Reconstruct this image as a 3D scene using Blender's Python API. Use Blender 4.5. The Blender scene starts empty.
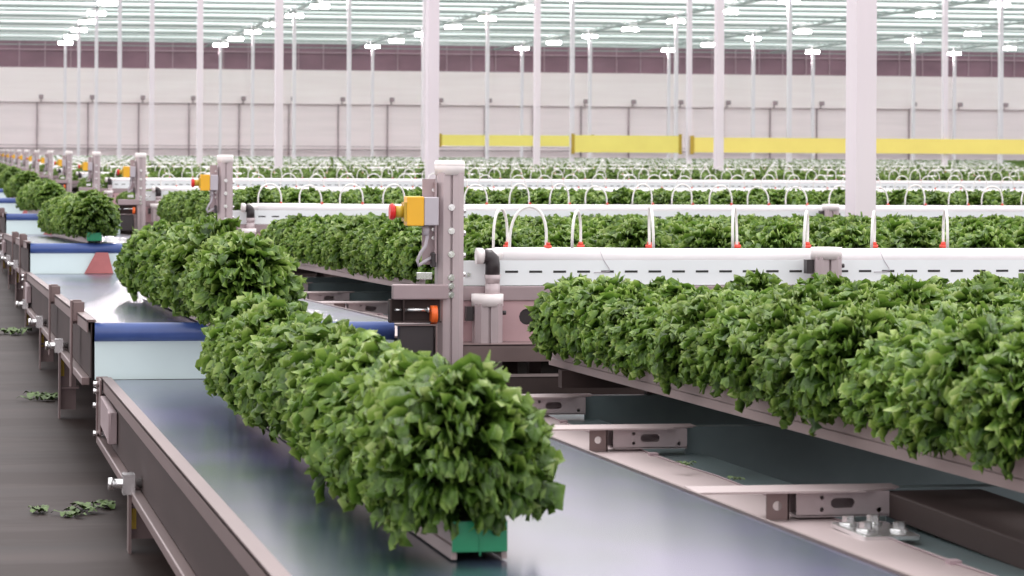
import bpy, bmesh, math, random
from mathutils import Vector, Matrix, Euler, noise as mnoise
PI = math.pi
random.seed(7)
sc = bpy.context.scene
C = bpy.context.scene.collection
L = 7.932            # length of one bay (m)
ZC = 1.118           # camera height above the walkway
TH = math.radians(10.54)
def XM(u): return u * .002557
def ZM(h): return ZC - h * .0026
FZ = .118             # walkway level while building; everything is lowered by this at the end

# ------------------------------------------------------------------ materials
def newmat(name):
    m = bpy.data.materials.new(name); m.use_nodes = True
    nt = m.node_tree; b = nt.nodes['Principled BSDF']
    return m, nt, b
def ramp(nt, fac, stops):
    r = nt.nodes.new('ShaderNodeValToRGB')
    while len(r.color_ramp.elements) < len(stops): r.color_ramp.elements.new(.5)
    for e, (p, c) in zip(r.color_ramp.elements, stops):
        e.position = p; e.color = (*c, 1)
    nt.links.new(fac, r.inputs['Fac'])
    return r.outputs['Color']
def noise(nt, scale, detail=4, vec=None, stretch=None, rough=.55):
    n = nt.nodes.new('ShaderNodeTexNoise'); n.inputs['Scale'].default_value = scale
    n.inputs['Detail'].default_value = detail; n.inputs['Roughness'].default_value = rough
    tc = nt.nodes.new('ShaderNodeTexCoord')
    src = tc.outputs['Object']
    if stretch:
        mp = nt.nodes.new('ShaderNodeMapping'); mp.inputs['Scale'].default_value = stretch
        nt.links.new(src, mp.inputs['Vector']); src = mp.outputs['Vector']
    nt.links.new(src, n.inputs['Vector'])
    return n.outputs['Fac']
def mat(name, c, rough=.5, metal=0., var=.08, scale=8, stretch=None, bump=0., bscale=60, spec=.5):
    m, nt, b = newmat(name)
    lo = tuple(max(0, x * (1 - var)) for x in c); hi = tuple(min(1, x * (1 + var)) for x in c)
    nt.links.new(ramp(nt, noise(nt, scale, stretch=stretch), [(.3, lo), (.7, hi)]), b.inputs['Base Color'])
    b.inputs['Roughness'].default_value = rough; b.inputs['Metallic'].default_value = metal
    b.inputs['Specular IOR Level'].default_value = spec
    if bump:
        bp = nt.nodes.new('ShaderNodeBump'); bp.inputs['Strength'].default_value = bump; bp.inputs['Distance'].default_value = .004
        nt.links.new(noise(nt, bscale, 3, stretch=stretch), bp.inputs['Height']); nt.links.new(bp.outputs['Normal'], b.inputs['Normal'])
    return m
M = {}
M['steel'] = mat('stainless_steel', (.22, .16, .155), .38, .45, .12, 5, (1, .2, 1))
M['steel_dark'] = mat('dull_steel', (.048, .033, .031), .65, 0, .2, 6, (1, .2, 1), spec=.2)
M['alu'] = mat('anodised_aluminium', (.48, .40, .41), .38, .3, .05, 10)
M['alu_side'] = mat('painted_bracket', (.36, .28, .29), .45, .25, .06, 10)
M['galv'] = mat('galvanised_sheet', (.20, .26, .27), .38, .4, .15, 4)
M['ledge'] = mat('ledge_sheet', (.50, .41, .41), .42, .3, .10, 3, (1, .4, 1))
M['bolt'] = mat('bolt_zinc', (.80, .80, .80), .22, .9, .05)
M['white'] = mat('white_pvc', (.86, .82, .83), .35, 0, .03, 4)
M['trough'] = mat('white_trough_sheet', (.84, .88, .89), .35, 0, .03, 4)
M['cap'] = mat('cap_plastic', (.80, .74, .73), .45, 0, .03)
M['slot'] = mat('slot_dark', (.03, .03, .03), .7, 0, .1)
M['black'] = mat('black_plastic', (.035, .028, .03), .4, 0, .1)
M['hose'] = mat('white_hose', (.85, .83, .80), .4, 0, .03)
M['red'] = mat('red_plastic', (.62, .02, .02), .35, 0, .06)
M['redfit'] = mat('red_fitting', (.70, .08, .05), .45, 0, .06)
M['yellow'] = mat('yellow_plastic', (.80, .42, .02), .4, 0, .05)
M['yellow_dk'] = mat('yellow_collar', (.50, .33, .03), .4, 0, .05)
M['grey'] = mat('grey_plastic', (.47, .43, .47), .45, 0, .05)
M['orange'] = mat('orange_plastic', (.85, .14, .02), .4, 0, .05)
M['green'] = mat('green_cap', (.0, .19, .08), .4, 0, .08)
M['channel'] = mat('channel_sheet', (.27, .21, .205), .5, .15, .08, 5, (1, .3, 1))
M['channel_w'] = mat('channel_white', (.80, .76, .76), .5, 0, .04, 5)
M['blue'] = mat('blue_roller', (.055, .10, .30), .28, 0, .15, 5)
M['drop'] = mat('belt_underside', (.62, .74, .75), .30, 0, .05, 3)
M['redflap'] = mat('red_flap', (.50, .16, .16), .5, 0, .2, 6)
M['column'] = mat('column_paint', (.80, .72, .77), .5, 0, .04, 3, (1, 1, .3))
M['tape'] = mat('yellow_tape', (.98, .80, .20), .45, 0, .04, 1)
M['leaf_scrap'] = mat('fallen_leaf', (.075, .125, .03), .6, 0, .4, 40)
M['roof_white'] = mat('roof_white_paint', (.80, .77, .78), .5, 0, .03)
M['roof_grey'] = mat('roof_grey_steel', (.30, .33, .32), .5, .2, .1)
M['wallpost'] = mat('wall_post_brown', (.34, .25, .27), .6, 0, .1)
M['ystripe'] = mat('warning_yellow', (.75, .50, .05), .5, 0, .05)
M['pinkplate'] = mat('pink_steel_plate', (.60, .40, .42), .4, .4, .10, 5)
# belt: smooth PVC, reflections painted in as teal and lilac patches
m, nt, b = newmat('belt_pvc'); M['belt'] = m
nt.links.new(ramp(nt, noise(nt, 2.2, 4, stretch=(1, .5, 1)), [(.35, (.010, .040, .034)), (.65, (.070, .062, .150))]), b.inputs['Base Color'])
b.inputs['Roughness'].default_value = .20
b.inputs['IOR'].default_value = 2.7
# walkway: dark brown grey sheet with rusty stains
m, nt, b = newmat('walkway'); M['floor'] = m
base = ramp(nt, noise(nt, 1.5, 6, stretch=(.35, 2.2, 1)), [(.3, (.016, .010, .009)), (.7, (.042, .027, .024))])
st = ramp(nt, noise(nt, 1.1, 6, stretch=(.5, 2.0, 1), rough=.65), [(.47, (0, 0, 0)), (.55, (1, 1, 1))])
mx = nt.nodes.new('ShaderNodeMix'); mx.data_type = 'RGBA'
nt.links.new(st, mx.inputs['Factor']); nt.links.new(base, mx.inputs['A']); mx.inputs['B'].default_value = (.016, .006, .0035, 1)
nt.links.new(mx.outputs['Result'], b.inputs['Base Color'])
b.inputs['Roughness'].default_value = .6; b.inputs['Specular IOR Level'].default_value = .25
# wall panels with faint ribs
m, nt, b = newmat('wall_panels'); M['wall'] = m
nt.links.new(ramp(nt, noise(nt, .6, 5, stretch=(.4, 1, 6)), [(.3, (.88, .755, .76)), (.7, (.93, .82, .82))]), b.inputs['Base Color'])
b.inputs['Roughness'].default_value = .6
M['wall_low'] = mat('wall_lower_panels', (.86, .73, .745), .6, 0, .04, .6, (.4, 1, 6))
M['band'] = mat('purple_glazing', (.22, .115, .15), .35, 0, .22, .35, (1, 1, 2))
# roof glass: hazy mint glass that scatters daylight
m, nt, b = newmat('hazy_roof_glass'); M['glass'] = m
for n in list(nt.nodes):
    if n.type != 'OUTPUT_MATERIAL': nt.nodes.remove(n)
out = [n for n in nt.nodes if n.type == 'OUTPUT_MATERIAL'][0]
tr = nt.nodes.new('ShaderNodeBsdfTranslucent'); df = nt.nodes.new('ShaderNodeBsdfDiffuse'); ms = nt.nodes.new('ShaderNodeMixShader')
col = ramp(nt, noise(nt, .25, 5, stretch=(.3, 2, 2)), [(.3, (.76, .91, .87)), (.7, (.90, .98, .96))])
nt.links.new(col, tr.inputs['Color']); nt.links.new(col, df.inputs['Color']); ms.inputs['Fac'].default_value = .25
nt.links.new(tr.outputs[0], ms.inputs[1]); nt.links.new(df.outputs[0], ms.inputs[2]); nt.links.new(ms.outputs[0], out.inputs['Surface'])
# lamp light
m, nt, b = newmat('lamp_light'); M['lamp'] = m
b.inputs['Base Color'].default_value = (.9, .9, .9, 1); b.inputs['Emission Color'].default_value = (1, .86, .90, 1); b.inputs['Emission Strength'].default_value = 80
# lettuce
m, nt, b = newmat('lettuce_leaf'); M['leaf'] = m
oi = nt.nodes.new('ShaderNodeObjectInfo')
vc = nt.nodes.new('ShaderNodeVertexColor'); vc.layer_name = 'tone'
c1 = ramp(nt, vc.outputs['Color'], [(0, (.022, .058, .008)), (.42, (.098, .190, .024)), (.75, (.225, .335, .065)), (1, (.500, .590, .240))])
hs = nt.nodes.new('ShaderNodeHueSaturation')
mr = nt.nodes.new('ShaderNodeMapRange'); mr.inputs['To Min'].default_value = .85; mr.inputs['To Max'].default_value = 1.18
nt.links.new(oi.outputs['Random'], mr.inputs['Value']); nt.links.new(mr.outputs['Result'], hs.inputs['Value'])
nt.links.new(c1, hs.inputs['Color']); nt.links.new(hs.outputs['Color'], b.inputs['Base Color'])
b.inputs['Roughness'].default_value = .40; b.inputs['Specular IOR Level'].default_value = .40
bp = nt.nodes.new('ShaderNodeBump'); bp.inputs['Strength'].default_value = .8; bp.inputs['Distance'].default_value = .006
nt.links.new(noise(nt, 95, 2), bp.inputs['Height']); nt.links.new(bp.outputs['Normal'], b.inputs['Normal'])
tl = nt.nodes.new('ShaderNodeBsdfTranslucent'); nt.links.new(hs.outputs['Color'], tl.inputs['Color'])
ms = nt.nodes.new('ShaderNodeMixShader'); ms.inputs['Fac'].default_value = .30
out = [n for n in nt.nodes if n.type == 'OUTPUT_MATERIAL'][0]
nt.links.new(b.outputs[0], ms.inputs[1]); nt.links.new(tl.outputs[0], ms.inputs[2]); nt.links.new(ms.outputs[0], out.inputs['Surface'])

# ------------------------------------------------------------------ mesh helpers
class MB:
    def __init__(s): s.v = []; s.f = []; s.mi = []; s.sm = []
    def add(s, vs, fs, mi=0, smooth=False):
        o = len(s.v); s.v += [tuple(v) for v in vs]
        for f in fs: s.f.append([i + o for i in f]); s.mi.append(mi); s.sm.append(smooth)
        return s
    def box(s, x0, x1, y0, y1, z0, z1, mi=0, dz=0.):
        # dz lifts the y0 end (a box sloping along y)
        v = [(x, y, z + (dz if y == y0 else 0)) for z in (z0, z1) for y in (y0, y1) for x in (x0, x1)]
        return s.add(v, [(0, 2, 3, 1), (4, 5, 7, 6), (0, 1, 5, 4), (2, 6, 7, 3), (0, 4, 6, 2), (1, 3, 7, 5)], mi)
    def cyl(s, p, q, r, n=16, mi=0, r2=None, smooth=True, caps=True, rot=0):
        p = Vector(p); q = Vector(q); a = (q - p).normalized()
        u = a.orthogonal().normalized()
        if abs(a.z) > .9: u = Vector((1, 0, 0))
        w = a.cross(u).normalized(); u = w.cross(a)
        r2 = r if r2 is None else r2
        vs = []
        for (c, rr) in ((p, r), (q, r2)):
            for i in range(n):
                t = 2 * PI * i / n + rot; vs.append(c + u * math.cos(t) * rr + w * math.sin(t) * rr)
        s.add(vs, [(i, (i + 1) % n, n + (i + 1) % n, n + i) for i in range(n)], mi, smooth)
        if caps: s.add(vs, [tuple(range(n - 1, -1, -1)), tuple(range(n, 2 * n))], mi)
        return s
    def tube(s, pts, r, n=8, mi=0):
        pts = [Vector(p) for p in pts]; rings = []; prev = None
        for i, p in enumerate(pts):
            a = (pts[min(i + 1, len(pts) - 1)] - pts[max(i - 1, 0)]).normalized()
            u = (prev - a * prev.dot(a)).normalized() if prev else a.orthogonal().normalized()
            prev = u; w = a.cross(u); rings.append([p + u * math.cos(2 * PI * k / n) * r + w * math.sin(2 * PI * k / n) * r for k in range(n)])
        vs = [v for rg in rings for v in rg]; fs = []
        for i in range(len(pts) - 1):
            for k in range(n): fs.append((i * n + k, i * n + (k + 1) % n, (i + 1) * n + (k + 1) % n, (i + 1) * n + k))
        fs += [tuple(range(n - 1, -1, -1)), tuple(range((len(pts) - 1) * n, len(pts) * n))]
        return s.add(vs, fs, mi, True)
    def prism(s, prof, y0, y1, mi=0, dz=0.):
        # profile in (x, z), extruded along y
        n = len(prof)
        vs = [(x, y0, z + dz) for x, z in prof] + [(x, y1, z) for x, z in prof]
        return s.add(vs, [(i, (i + 1) % n, n + (i + 1) % n, n + i) for i in range(n)] + [tuple(range(n - 1, -1, -1)), tuple(range(n, 2 * n))], mi)
    def mesh(s, name, mats):
        me = bpy.data.meshes.new(name); me.from_pydata(s.v, [], s.f)
        for mm in (mats if isinstance(mats, (list, tuple)) else [mats]): me.materials.append(mm)
        me.polygons.foreach_set('material_index', s.mi); me.polygons.foreach_set('use_smooth', s.sm)
        me.update()
        bm = bmesh.new(); bm.from_mesh(me); bmesh.ops.remove_doubles(bm, verts=bm.verts, dist=1e-6); bmesh.ops.recalc_face_normals(bm, faces=bm.faces); bm.to_mesh(me); bm.free()
        return me
    def build(s, name, mats, parent=None, loc=(0, 0, 0), bevel=0):
        o = bpy.data.objects.new(name, s.mesh(name, mats)); C.objects.link(o); o.location = loc
        if parent: o.parent = parent
        if bevel:
            md = o.modifiers.new('Bevel', 'BEVEL'); md.width = bevel; md.segments = 2; md.limit_method = 'ANGLE'
        return o
def slot_plate(x0, x1, z0, z1, y0, y1, holes):
    """plate in the xz plane with real stadium or round holes, extruded from y0 to y1"""
    bm = bmesh.new()
    def loop(pts):
        vs = [bm.verts.new((x, 0, z)) for x, z in pts]
        return [bm.edges.new((vs[i], vs[(i + 1) % len(vs)])) for i in range(len(vs))]
    ed = loop([(x0, z0), (x1, z0), (x1, z1), (x0, z1)])
    for (cx, cz, hw, r) in holes:
        pts = [(cx + hw + r * math.cos(t), cz + r * math.sin(t)) for t in [(-PI / 2 + PI * i / 8) for i in range(9)]]
        pts += [(cx - hw + r * math.cos(t), cz + r * math.sin(t)) for t in [(PI / 2 + PI * i / 8) for i in range(9)]]
        if hw == 0: pts = [(cx + r * math.cos(2 * PI * i / 12), cz + r * math.sin(2 * PI * i / 12)) for i in range(12)]
        ed += loop(pts)
    bmesh.ops.triangle_fill(bm, edges=ed, use_beauty=True)
    for v in bm.verts: v.co.y = y0
    g = bmesh.ops.extrude_face_region(bm, geom=bm.faces[:])
    for e in g['geom']:
        if isinstance(e, bmesh.types.BMVert): e.co.y = y1
    bm.verts.index_update()
    vs = [v.co.copy() for v in bm.verts]; fs = [[v.index for v in f.verts] for f in bm.faces]; bm.free()
    return vs, fs
def tag(o, label=None, cat=None, group=None, kind=None):
    if label: o['label'] = label
    if cat: o['category'] = cat
    if group: o['group'] = group
    if kind: o['kind'] = kind
    return o
def empty(name, loc=(0, 0, 0), rz=0):
    o = bpy.data.objects.new(name, None); C.objects.link(o); o.location = loc; o.rotation_euler = (0, 0, rz); o.empty_display_size = .05
    return o
KIDS = {}
def kids(o):
    if o.name not in KIDS: KIDS[o.name] = list(o.children)
    return KIDS[o.name]
def copy_tree(o, parent=None):
    c = o.copy(); C.objects.link(c); c.parent = parent
    ks = list(kids(o))
    for ch in ks: copy_tree(ch, c)
    return c
def struct(o): o['kind'] = 'structure'; return o
ORD = ['nearest', 'second', 'third', 'fourth', 'fifth', 'sixth', 'seventh', 'eighth', 'ninth', 'tenth', 'eleventh', 'twelfth', 'thirteenth', 'fourteenth', 'fifteenth', 'sixteenth', 'seventeenth', 'eighteenth']
def px_of(x, y, z=.6):
    r = x * math.cos(TH) - y * math.sin(TH); d = x * math.sin(TH) + y * math.cos(TH)
    return (512 + 3000 * r / d, d)

# ------------------------------------------------------------------ the building
NB = 18
WY = 151.5
o = MB().box(-8, 70, -2, WY, FZ - .1, FZ).build('floor', M['floor']); struct(o)
zl = 3.45; zt = 5.18
o = MB().box(-8, 70, WY, WY + .2, 0, zl, 0).box(-8, 70, WY - .04, WY + .2, zl, zt, 1).build('wall_back', [M['wall_low'], M['wall']]); struct(o)
mb = MB().box(-8, 70, WY + .05, WY + .2, zt, 7.4, 0)
for i in range(60):
    x = -7 + 1.27 * i; mb.box(x, x + .05, WY, WY + .06, zt, 7.0, 1)
mb.box(-8, 70, WY - .02, WY + .05, 6.05, 6.11, 1)
o = mb.build('window_1', [M['band'], mat('mullion', (.40, .27, .31), .5)]); struct(o)
o = MB().box(-8, 70, WY - .09, WY - .04, zl - .015, zl + .015).build('trim_1', M['wallpost']); struct(o)
o = MB().box(-8, 70, WY - .3, WY - .22, 1.12, 1.17).box(-8, 70, WY - .3, WY - .22, 1.30, 1.33).build('trim_2', M['wallpost']); struct(o)
k = 0; x = -1.0; ftg = None
while x < 56:
    o = MB().box(x, x + .06, WY - .1, WY, 0, zl).build('wall_post', M['wallpost']); struct(o)
    fx = x + .22
    if ftg is None:
        ftg = MB().cyl((0, 0, 0), (0, -.25, .18), .03, 8).box(-.11, .11, -.42, -.22, .12, .34).build('wall_fitting', M['wallpost'], bevel=.02)
        f = ftg
    else: f = copy_tree(ftg)
    f.location = (fx, WY - .04, zl + .03)
    tag(f, 'small dark fitting on a short arm high on the far wall', 'wall fitting', 'small fittings along the far wall rail')
    x += 2.52; k += 1
# roof: venlo spans running across, seen only far away
RY0 = 78.0
mb = MB(); bmW = MB(); bmG = MB()
y = RY0; i = 0
zg = 6.42
while y < WY - 1:
    mb.add([(-8, y, zg + .1), (70, y, zg + .1), (70, y + 1.98, zg + .8), (-8, y + 1.98, zg + .8)], [(0, 1, 2, 3)])
    mb.add([(-8, y + 1.98, zg + .8), (70, y + 1.98, zg + .8), (70, y + 3.966, zg + .1), (-8, y + 3.966, zg + .1)], [(0, 1, 2, 3)])
    y += 3.966; i += 1
o = mb.build('ceiling', M['glass']); struct(o)
y = RY0; i = 0
while y < WY:
    g = MB().box(-8, 70, y - .09, y + .09, zg + .02, zg + .14, 0).build('roof_gutter', M['roof_white']); struct(g)
    if i % 2 == 0:
        g = MB().box(-8, 70, y + .9, y + .96, zg - .16, zg - .11, 0).build('roof_rail', M['roof_grey']); struct(g)
    g = MB().box(-8, 70, y + 2.3, y + 2.35, zg - .05, zg + .0, 0).build('roof_rail', M['roof_grey']); struct(g)
    g = MB().box(-8, 70, y + 3.1, y + 3.2, zg + .02, zg + .05, 0).build('roof_rail', M['roof_white']); struct(g)
    y += 3.966; i += 1
# girders along Y over the column lines
cols_x = [5.168 + 7.345 * j for j in range(-1, 8)]
Y0c = 16.62
for cx in cols_x:
    mb = MB().box(cx - .04, cx + .04, RY0, WY, zg - .10, zg - .02)
    y = RY0
    while y < WY - 2:
        mb.tube([(cx, y, zg - .06), (cx, y + 1, zg + .1), (cx, y + 2, zg - .06)], .02, 5); y += 2
    struct(mb.build('roof_girder', M['roof_grey']))
# columns
colm = MB().box(-.060, .060, 0, .21, FZ, 6.4).box(-.09, .09, -.03, .24, FZ, FZ + .02).mesh('column', M['column'])
for kx, cx in enumerate(cols_x):
    for ky in range(9):
        cy = Y0c + 15.864 * ky
        p, d = px_of(cx, cy)
        if -15 < p < 1040:
            o = bpy.data.objects.new('column', colm); C.objects.link(o); o.location = (cx, cy, 0); struct(o)
# lamps under the girders
lm = None
for cx in cols_x:
    for iy in range(9):
        ly = 76 + L * (iy + .55)
        p, d = px_of(cx, ly)
        if not (-10 < p < 1034) or ly > WY - 1: continue
        if lm is None:
            lm = empty('pendant_grow_lamp'); MB().box(-.34, .34, -.14, .14, .03, .12).box(-.01, .01, -.01, .01, .12, .30).build('lamp_housing', M['roof_white'], lm, bevel=.02)
            MB().box(-.32, .32, -.17, -.13, .0, .12).box(-.3, .3, -.12, .12, .015, .03).build('lamp_lens', M['lamp'], lm)
            q = lm
        else: q = copy_tree(lm)
        q.location = (cx, ly, zg - .34)
        tag(q, 'glowing white grow lamp hanging under the far glass roof', 'lamp', 'grow lamps under the roof')
for ch in list(lm.children): pass

# yellow sticky tapes between columns
def tape(x0, x1, y, z0, z1, label):
    mb = MB().box(x0, x1, y - .012, y, z0, z1)
    t = empty('insect_trap_tape', ((x0 + x1) / 2, y, z0)); tag(t, label, 'trap tape')
    o = mb.build('tape', M['tape']); o.parent = t; o.location = (-(x0 + x1) / 2, -y, -z0)
    for xx in (x0, x1):
        c = MB().box(xx - .05, xx + .05, y - .05, y + .02, z0 - .05, z1 + .05).build('clamp', M['yellow_dk']); c.parent = t; c.location = (-(x0 + x1) / 2, -y, -z0)
y4 = Y0c + 15.864 * 4 - .06; y5 = Y0c + 15.864 * 5 - .06; y7 = Y0c + 15.864 * 7 - .06
tape(cols_x[3] + .05, 36, y4, 1.118, 1.53, 'long yellow trap tape running to the right edge behind the nearest thick column')
tape(cols_x[3], cols_x[3] + 3.6, y5, 1.10, 1.66, 'short tall yellow trap tape in the middle, left of the long one')
tape(cols_x[3] + .75, cols_x[4] + .1, y7, 1.35, 1.82, 'farthest yellow trap tape starting right of the column by the stop button post')

# ------------------------------------------------------------------ lettuce heads
def lettuce_mesh(seed, A=.134, CZ=.136, nl=290):
    # leaves fan out from the heart; their ruffled ends curl outwards and cover a dome
    rnd = random.Random(seed)
    vs, fs, tone = [], [], []
    NU, NV = 6, 13
    for i in range(nl):
        t = (i + .5) / nl
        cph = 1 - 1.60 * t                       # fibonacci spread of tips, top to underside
        phi = math.acos(max(-1, cph)) + rnd.uniform(-.1, .1)
        az = i * 2.39996 + rnd.uniform(-.25, .25)
        k = rnd.uniform(.80, 1.06)
        tx = A * math.sin(phi) * k; tz = .078 + CZ * math.cos(phi) * k + rnd.uniform(-.008, .008)
        tz = max(tz, rnd.uniform(-.018, .006))
        el = math.atan2(tz - .012, tx)
        ea = el + math.radians(rnd.uniform(22, 40)); eb = el - math.radians(rnd.uniform(60, 105))
        px_, pz_ = 0., 0.; raw = [(0., 0.)]
        for a in range(NV):
            e = ea + (eb - ea) * ((a + .5) / NV) ** 2.2
            px_ += math.cos(e) / NV; pz_ += math.sin(e) / NV; raw.append((px_, pz_))
        ex, ez = raw[-1]; gl = math.hypot(tx, tz - .012) / math.hypot(ex, ez); ro = math.atan2(tz - .012, tx) - math.atan2(ez, ex)
        cr, sr = math.cos(ro) * gl, math.sin(ro) * gl
        pts = [Vector((x * cr - z * sr, 0, x * sr + z * cr + .012)) for x, z in raw]
        dirs = [(pts[min(a + 1, NV)] - pts[max(a - 1, 0)]).normalized() for a in range(NV + 1)]
        W = rnd.uniform(.012, .024)
        ca, sa = math.cos(az), math.sin(az)
        ph = [rnd.uniform(0, 6.28) for _ in range(8)]; ce = rnd.uniform(3.4, 4.4); cu = rnd.uniform(1.3, 2.0)
        base = len(vs); lt = rnd.uniform(-.14, .16); tw = rnd.uniform(-.5, .5); yaw = rnd.uniform(-.35, .35)
        for a in range(NV + 1):
            s = a / NV
            sm = s ** .72; fa = sm * NV; ia = min(NV - 1, int(fa)); fa -= ia
            pa = pts[ia].lerp(pts[ia + 1], fa); da = dirs[ia].lerp(dirs[ia + 1], fa); s = sm
            rs = 1 if s < .8 else math.sqrt(max(.20, 1 - ((s - .8) / .24) ** 2))
            nrm = Vector((-da.z, 0, da.x))
            for b in range(NU + 1):
                u = b / NU * 2 - 1
                side = 0 if u < 0 else 1
                wd = W * (.14 + .86 * s ** 1.2) * rs * (1 + .22 * math.sin(2 * PI * ce * s + ph[side]))
                em = abs(u) ** 1.5 * s; et = max(0, (s - .7) / .3)
                fr = em * .0075 * math.sin(2 * PI * ce * s + ph[2 + side] + 1.5 * u) + et * .0085 * math.sin(2 * PI * cu * u + ph[4]) + .0045 * s * math.sin(2 * PI * 3 * s + ph[5]) * math.sin(5 * u + ph[6])
                off = et * .007 * math.sin(2 * PI * cu * 1.3 * u + ph[7])
                q = pa + da * off + nrm * (.25 * wd * u * u + fr + tw * u * wd * s) + Vector((0, u * wd + yaw * s * s * .04, 0))
                nz = mnoise.noise_vector(q * 105 + Vector((i * 3.1, seed, 0)))
                q = q + nz * (.0085 * s * (.3 + .7 * max(abs(u), et)))
                fr += nz.z * .004
                vs.append((q.x * ca - q.y * sa, q.x * sa + q.y * ca, q.z))
                tn = -.10 + .42 * s * max(em, et, .4) + .12 * (1 - t) + lt + 22 * fr + .30 * max(abs(u) ** 6 * s, et ** 3) - .10 + rnd.uniform(-.08, .08)  # pale leaf margins, plus frill highlights and shaded valleys painted into the tone
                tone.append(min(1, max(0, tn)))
        for a in range(NV):
            for b in range(NU):
                k2 = base + a * (NU + 1) + b
                fs.append((k2, k2 + 1, k2 + NU + 2, k2 + NU + 1))
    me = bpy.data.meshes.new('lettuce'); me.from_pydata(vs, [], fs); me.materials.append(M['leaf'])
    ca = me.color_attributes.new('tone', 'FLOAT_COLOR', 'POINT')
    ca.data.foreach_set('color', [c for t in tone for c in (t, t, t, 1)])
    me.polygons.foreach_set('use_smooth', [True] * len(fs)); me.update()
    return me
LET = [lettuce_mesh(100 + i) for i in range(6)]

heads = []     # (x, y, z, scale, where)
channels = []  # (x, y0, y1, z0, z1, where)
slope = 55 * .0026 / L
# belts: z of belt top at y for section k (0 nearest)
def belt_z(k, y):
    y1 = 9.35 + L * k; t = (y1 - y) / L
    return .405 + ((.550 if k == 0 else .580) - .405) * t
belt_ch = [(0, 4.50, 8.05), (1, 8.02, 12.1), (2, 17.25, 23.2), (3, 25.1, 31.3), (4, 33.0, 39.2), (5, 41, 47), (6, 49, 55), (7, 57, 63)]
for k, y0, y1 in belt_ch:
    xc = .79
    z0, z1 = belt_z(k, y0) + .003, belt_z(k, y1) + .003
    if k == 1: z0, z1 = .612, .528
    channels.append((xc, y0, y1, z0, z1, ('belt', k)))
    n = int((y1 - y0) / .165)
    for i in range(n):
        yy = y0 + .09 + (y1 - y0 - .17) * i / (n - 1); t = (yy - y0) / (y1 - y0)
        heads.append((xc, yy, z0 + (z1 - z0) * t + .042, 1.06, ('belt', k)))
bay_scale = {1: .92, 2: .93, 3: .98, 4: .52, 5: .92, 6: .90, 7: .78, 8: .85, 9: .75, 10: .8}
PIT = .247
for k in range(1, NB + 1):
    y1 = 8.62 + L * (k - 1); y0 = y1 - 6.9
    z1 = .494; z0 = z1 + slope * (y1 - y0)
    dfar = y1 / 7.932 + .1
    xmax = 2.745 * dfar * 1.02 + .4 + (.2 if k > 1 else .3)
    j = 0; x = 1.76
    while x < xmax * 1.08:
        channels.append((x, y0, y1, z0, z1, ('bay', k, j)))
        n = 38 if k < 4 else 30
        for i in range(n):
            yy = y0 + .14 + (y1 - y0 - .28) * i / (n - 1); t = (yy - y0) / (y1 - y0)
            p, d = px_of(x, yy)
            if p > 1075 or d < 3: continue
            heads.append((x, yy, z0 + (z1 - z0) * t + .042, bay_scale.get(k, .75), ('bay', k, j)))
        x += PIT; j += 1
rnd = random.Random(5)
def vis(h):
    p, d = px_of(h[0], h[1]); return -25 < p < 1050
hv = sorted([h for h in heads if vis(h)], key=lambda h: px_of(h[0], h[1])[1])
ind = hv[:300]; indset = set(id(h) for h in ind); rest = [h for h in heads if id(h) not in indset]
def belt_label(k):
    return ['curly green lettuce head in the long channel nearest the camera on the belt', 'curly green lettuce head in the middle belt channel just behind the nearest one',
            'curly green lettuce head in the third belt channel, with a green end cap, by the left edge', 'curly green lettuce head in the fourth belt channel at the left edge',
            'curly green lettuce head in a far belt channel at the left edge'][min(k, 4)]
def bay_label(k, j):
    if k == 1: return ('curly green lettuce head in the leftmost channel of the right front bed' if j == 0 else 'curly green lettuce head in the %s channel from the left, right front bed' % ORD[j])
    if k == 2: return ('curly green lettuce head in the leftmost channel behind the stop button post' if j == 0 else 'curly green lettuce head in the bed behind the nearest white pipe')
    return 'curly green lettuce head in the %s bed back' % ORD[k - 1]
VIS_OBJ = []
for h in ind:
    x, y, z, s, w = h
    o = bpy.data.objects.new('lettuce', LET[rnd.randrange(6)]); C.objects.link(o)
    o.location = (x + rnd.uniform(-.012, .012), y + rnd.uniform(-.02, .02), z); o.rotation_euler = (rnd.uniform(-.12, .12), rnd.uniform(-.12, .12), rnd.uniform(0, 6.28))
    k = s * rnd.uniform(.93, 1.08); o.scale = (k, k, k * rnd.uniform(.94, 1.1))
    if w[0] == 'belt': tag(o, belt_label(w[1]), 'lettuce', 'lettuce heads on the %s belt channel' % ORD[w[1]] if w[1] < 4 else 'lettuce heads on the far belt channels')
    else:
        g = 'lettuce heads in bed %s channel %s' % (ORD[w[1] - 1], ORD[w[2]]) if (w[1] == 1 or w[2] == 0 and w[1] == 2) else 'lettuce heads in the %s bed' % ORD[w[1] - 1]
        tag(o, bay_label(w[1], w[2]), 'lettuce', g)
    VIS_OBJ.append(o)
# all the others as one planted mass, heads placed by geometry nodes
me = bpy.data.meshes.new('lettuce_field'); me.from_pydata([(h[0] + rnd.uniform(-.012, .012), h[1] + rnd.uniform(-.03, .03), h[2]) for h in rest], [], [])
a = me.attributes.new('sc', 'FLOAT', 'POINT'); a.data.foreach_set('value', [h[3] * rnd.uniform(.85, 1.12) for h in rest])
a = me.attributes.new('rz', 'FLOAT', 'POINT'); a.data.foreach_set('value', [rnd.uniform(0, 6.28) for h in rest])
fo = bpy.data.objects.new('lettuce_field', me); C.objects.link(fo)
tag(fo, 'curly green lettuce filling the beds far behind the nearest white pipes', 'lettuce', None, 'stuff')
ng = bpy.data.node_groups.new('lettuce_planting', 'GeometryNodeTree')
ng.interface.new_socket('Geometry', in_out='INPUT', socket_type='NodeSocketGeometry'); ng.interface.new_socket('Geometry', in_out='OUTPUT', socket_type='NodeSocketGeometry')
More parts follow.
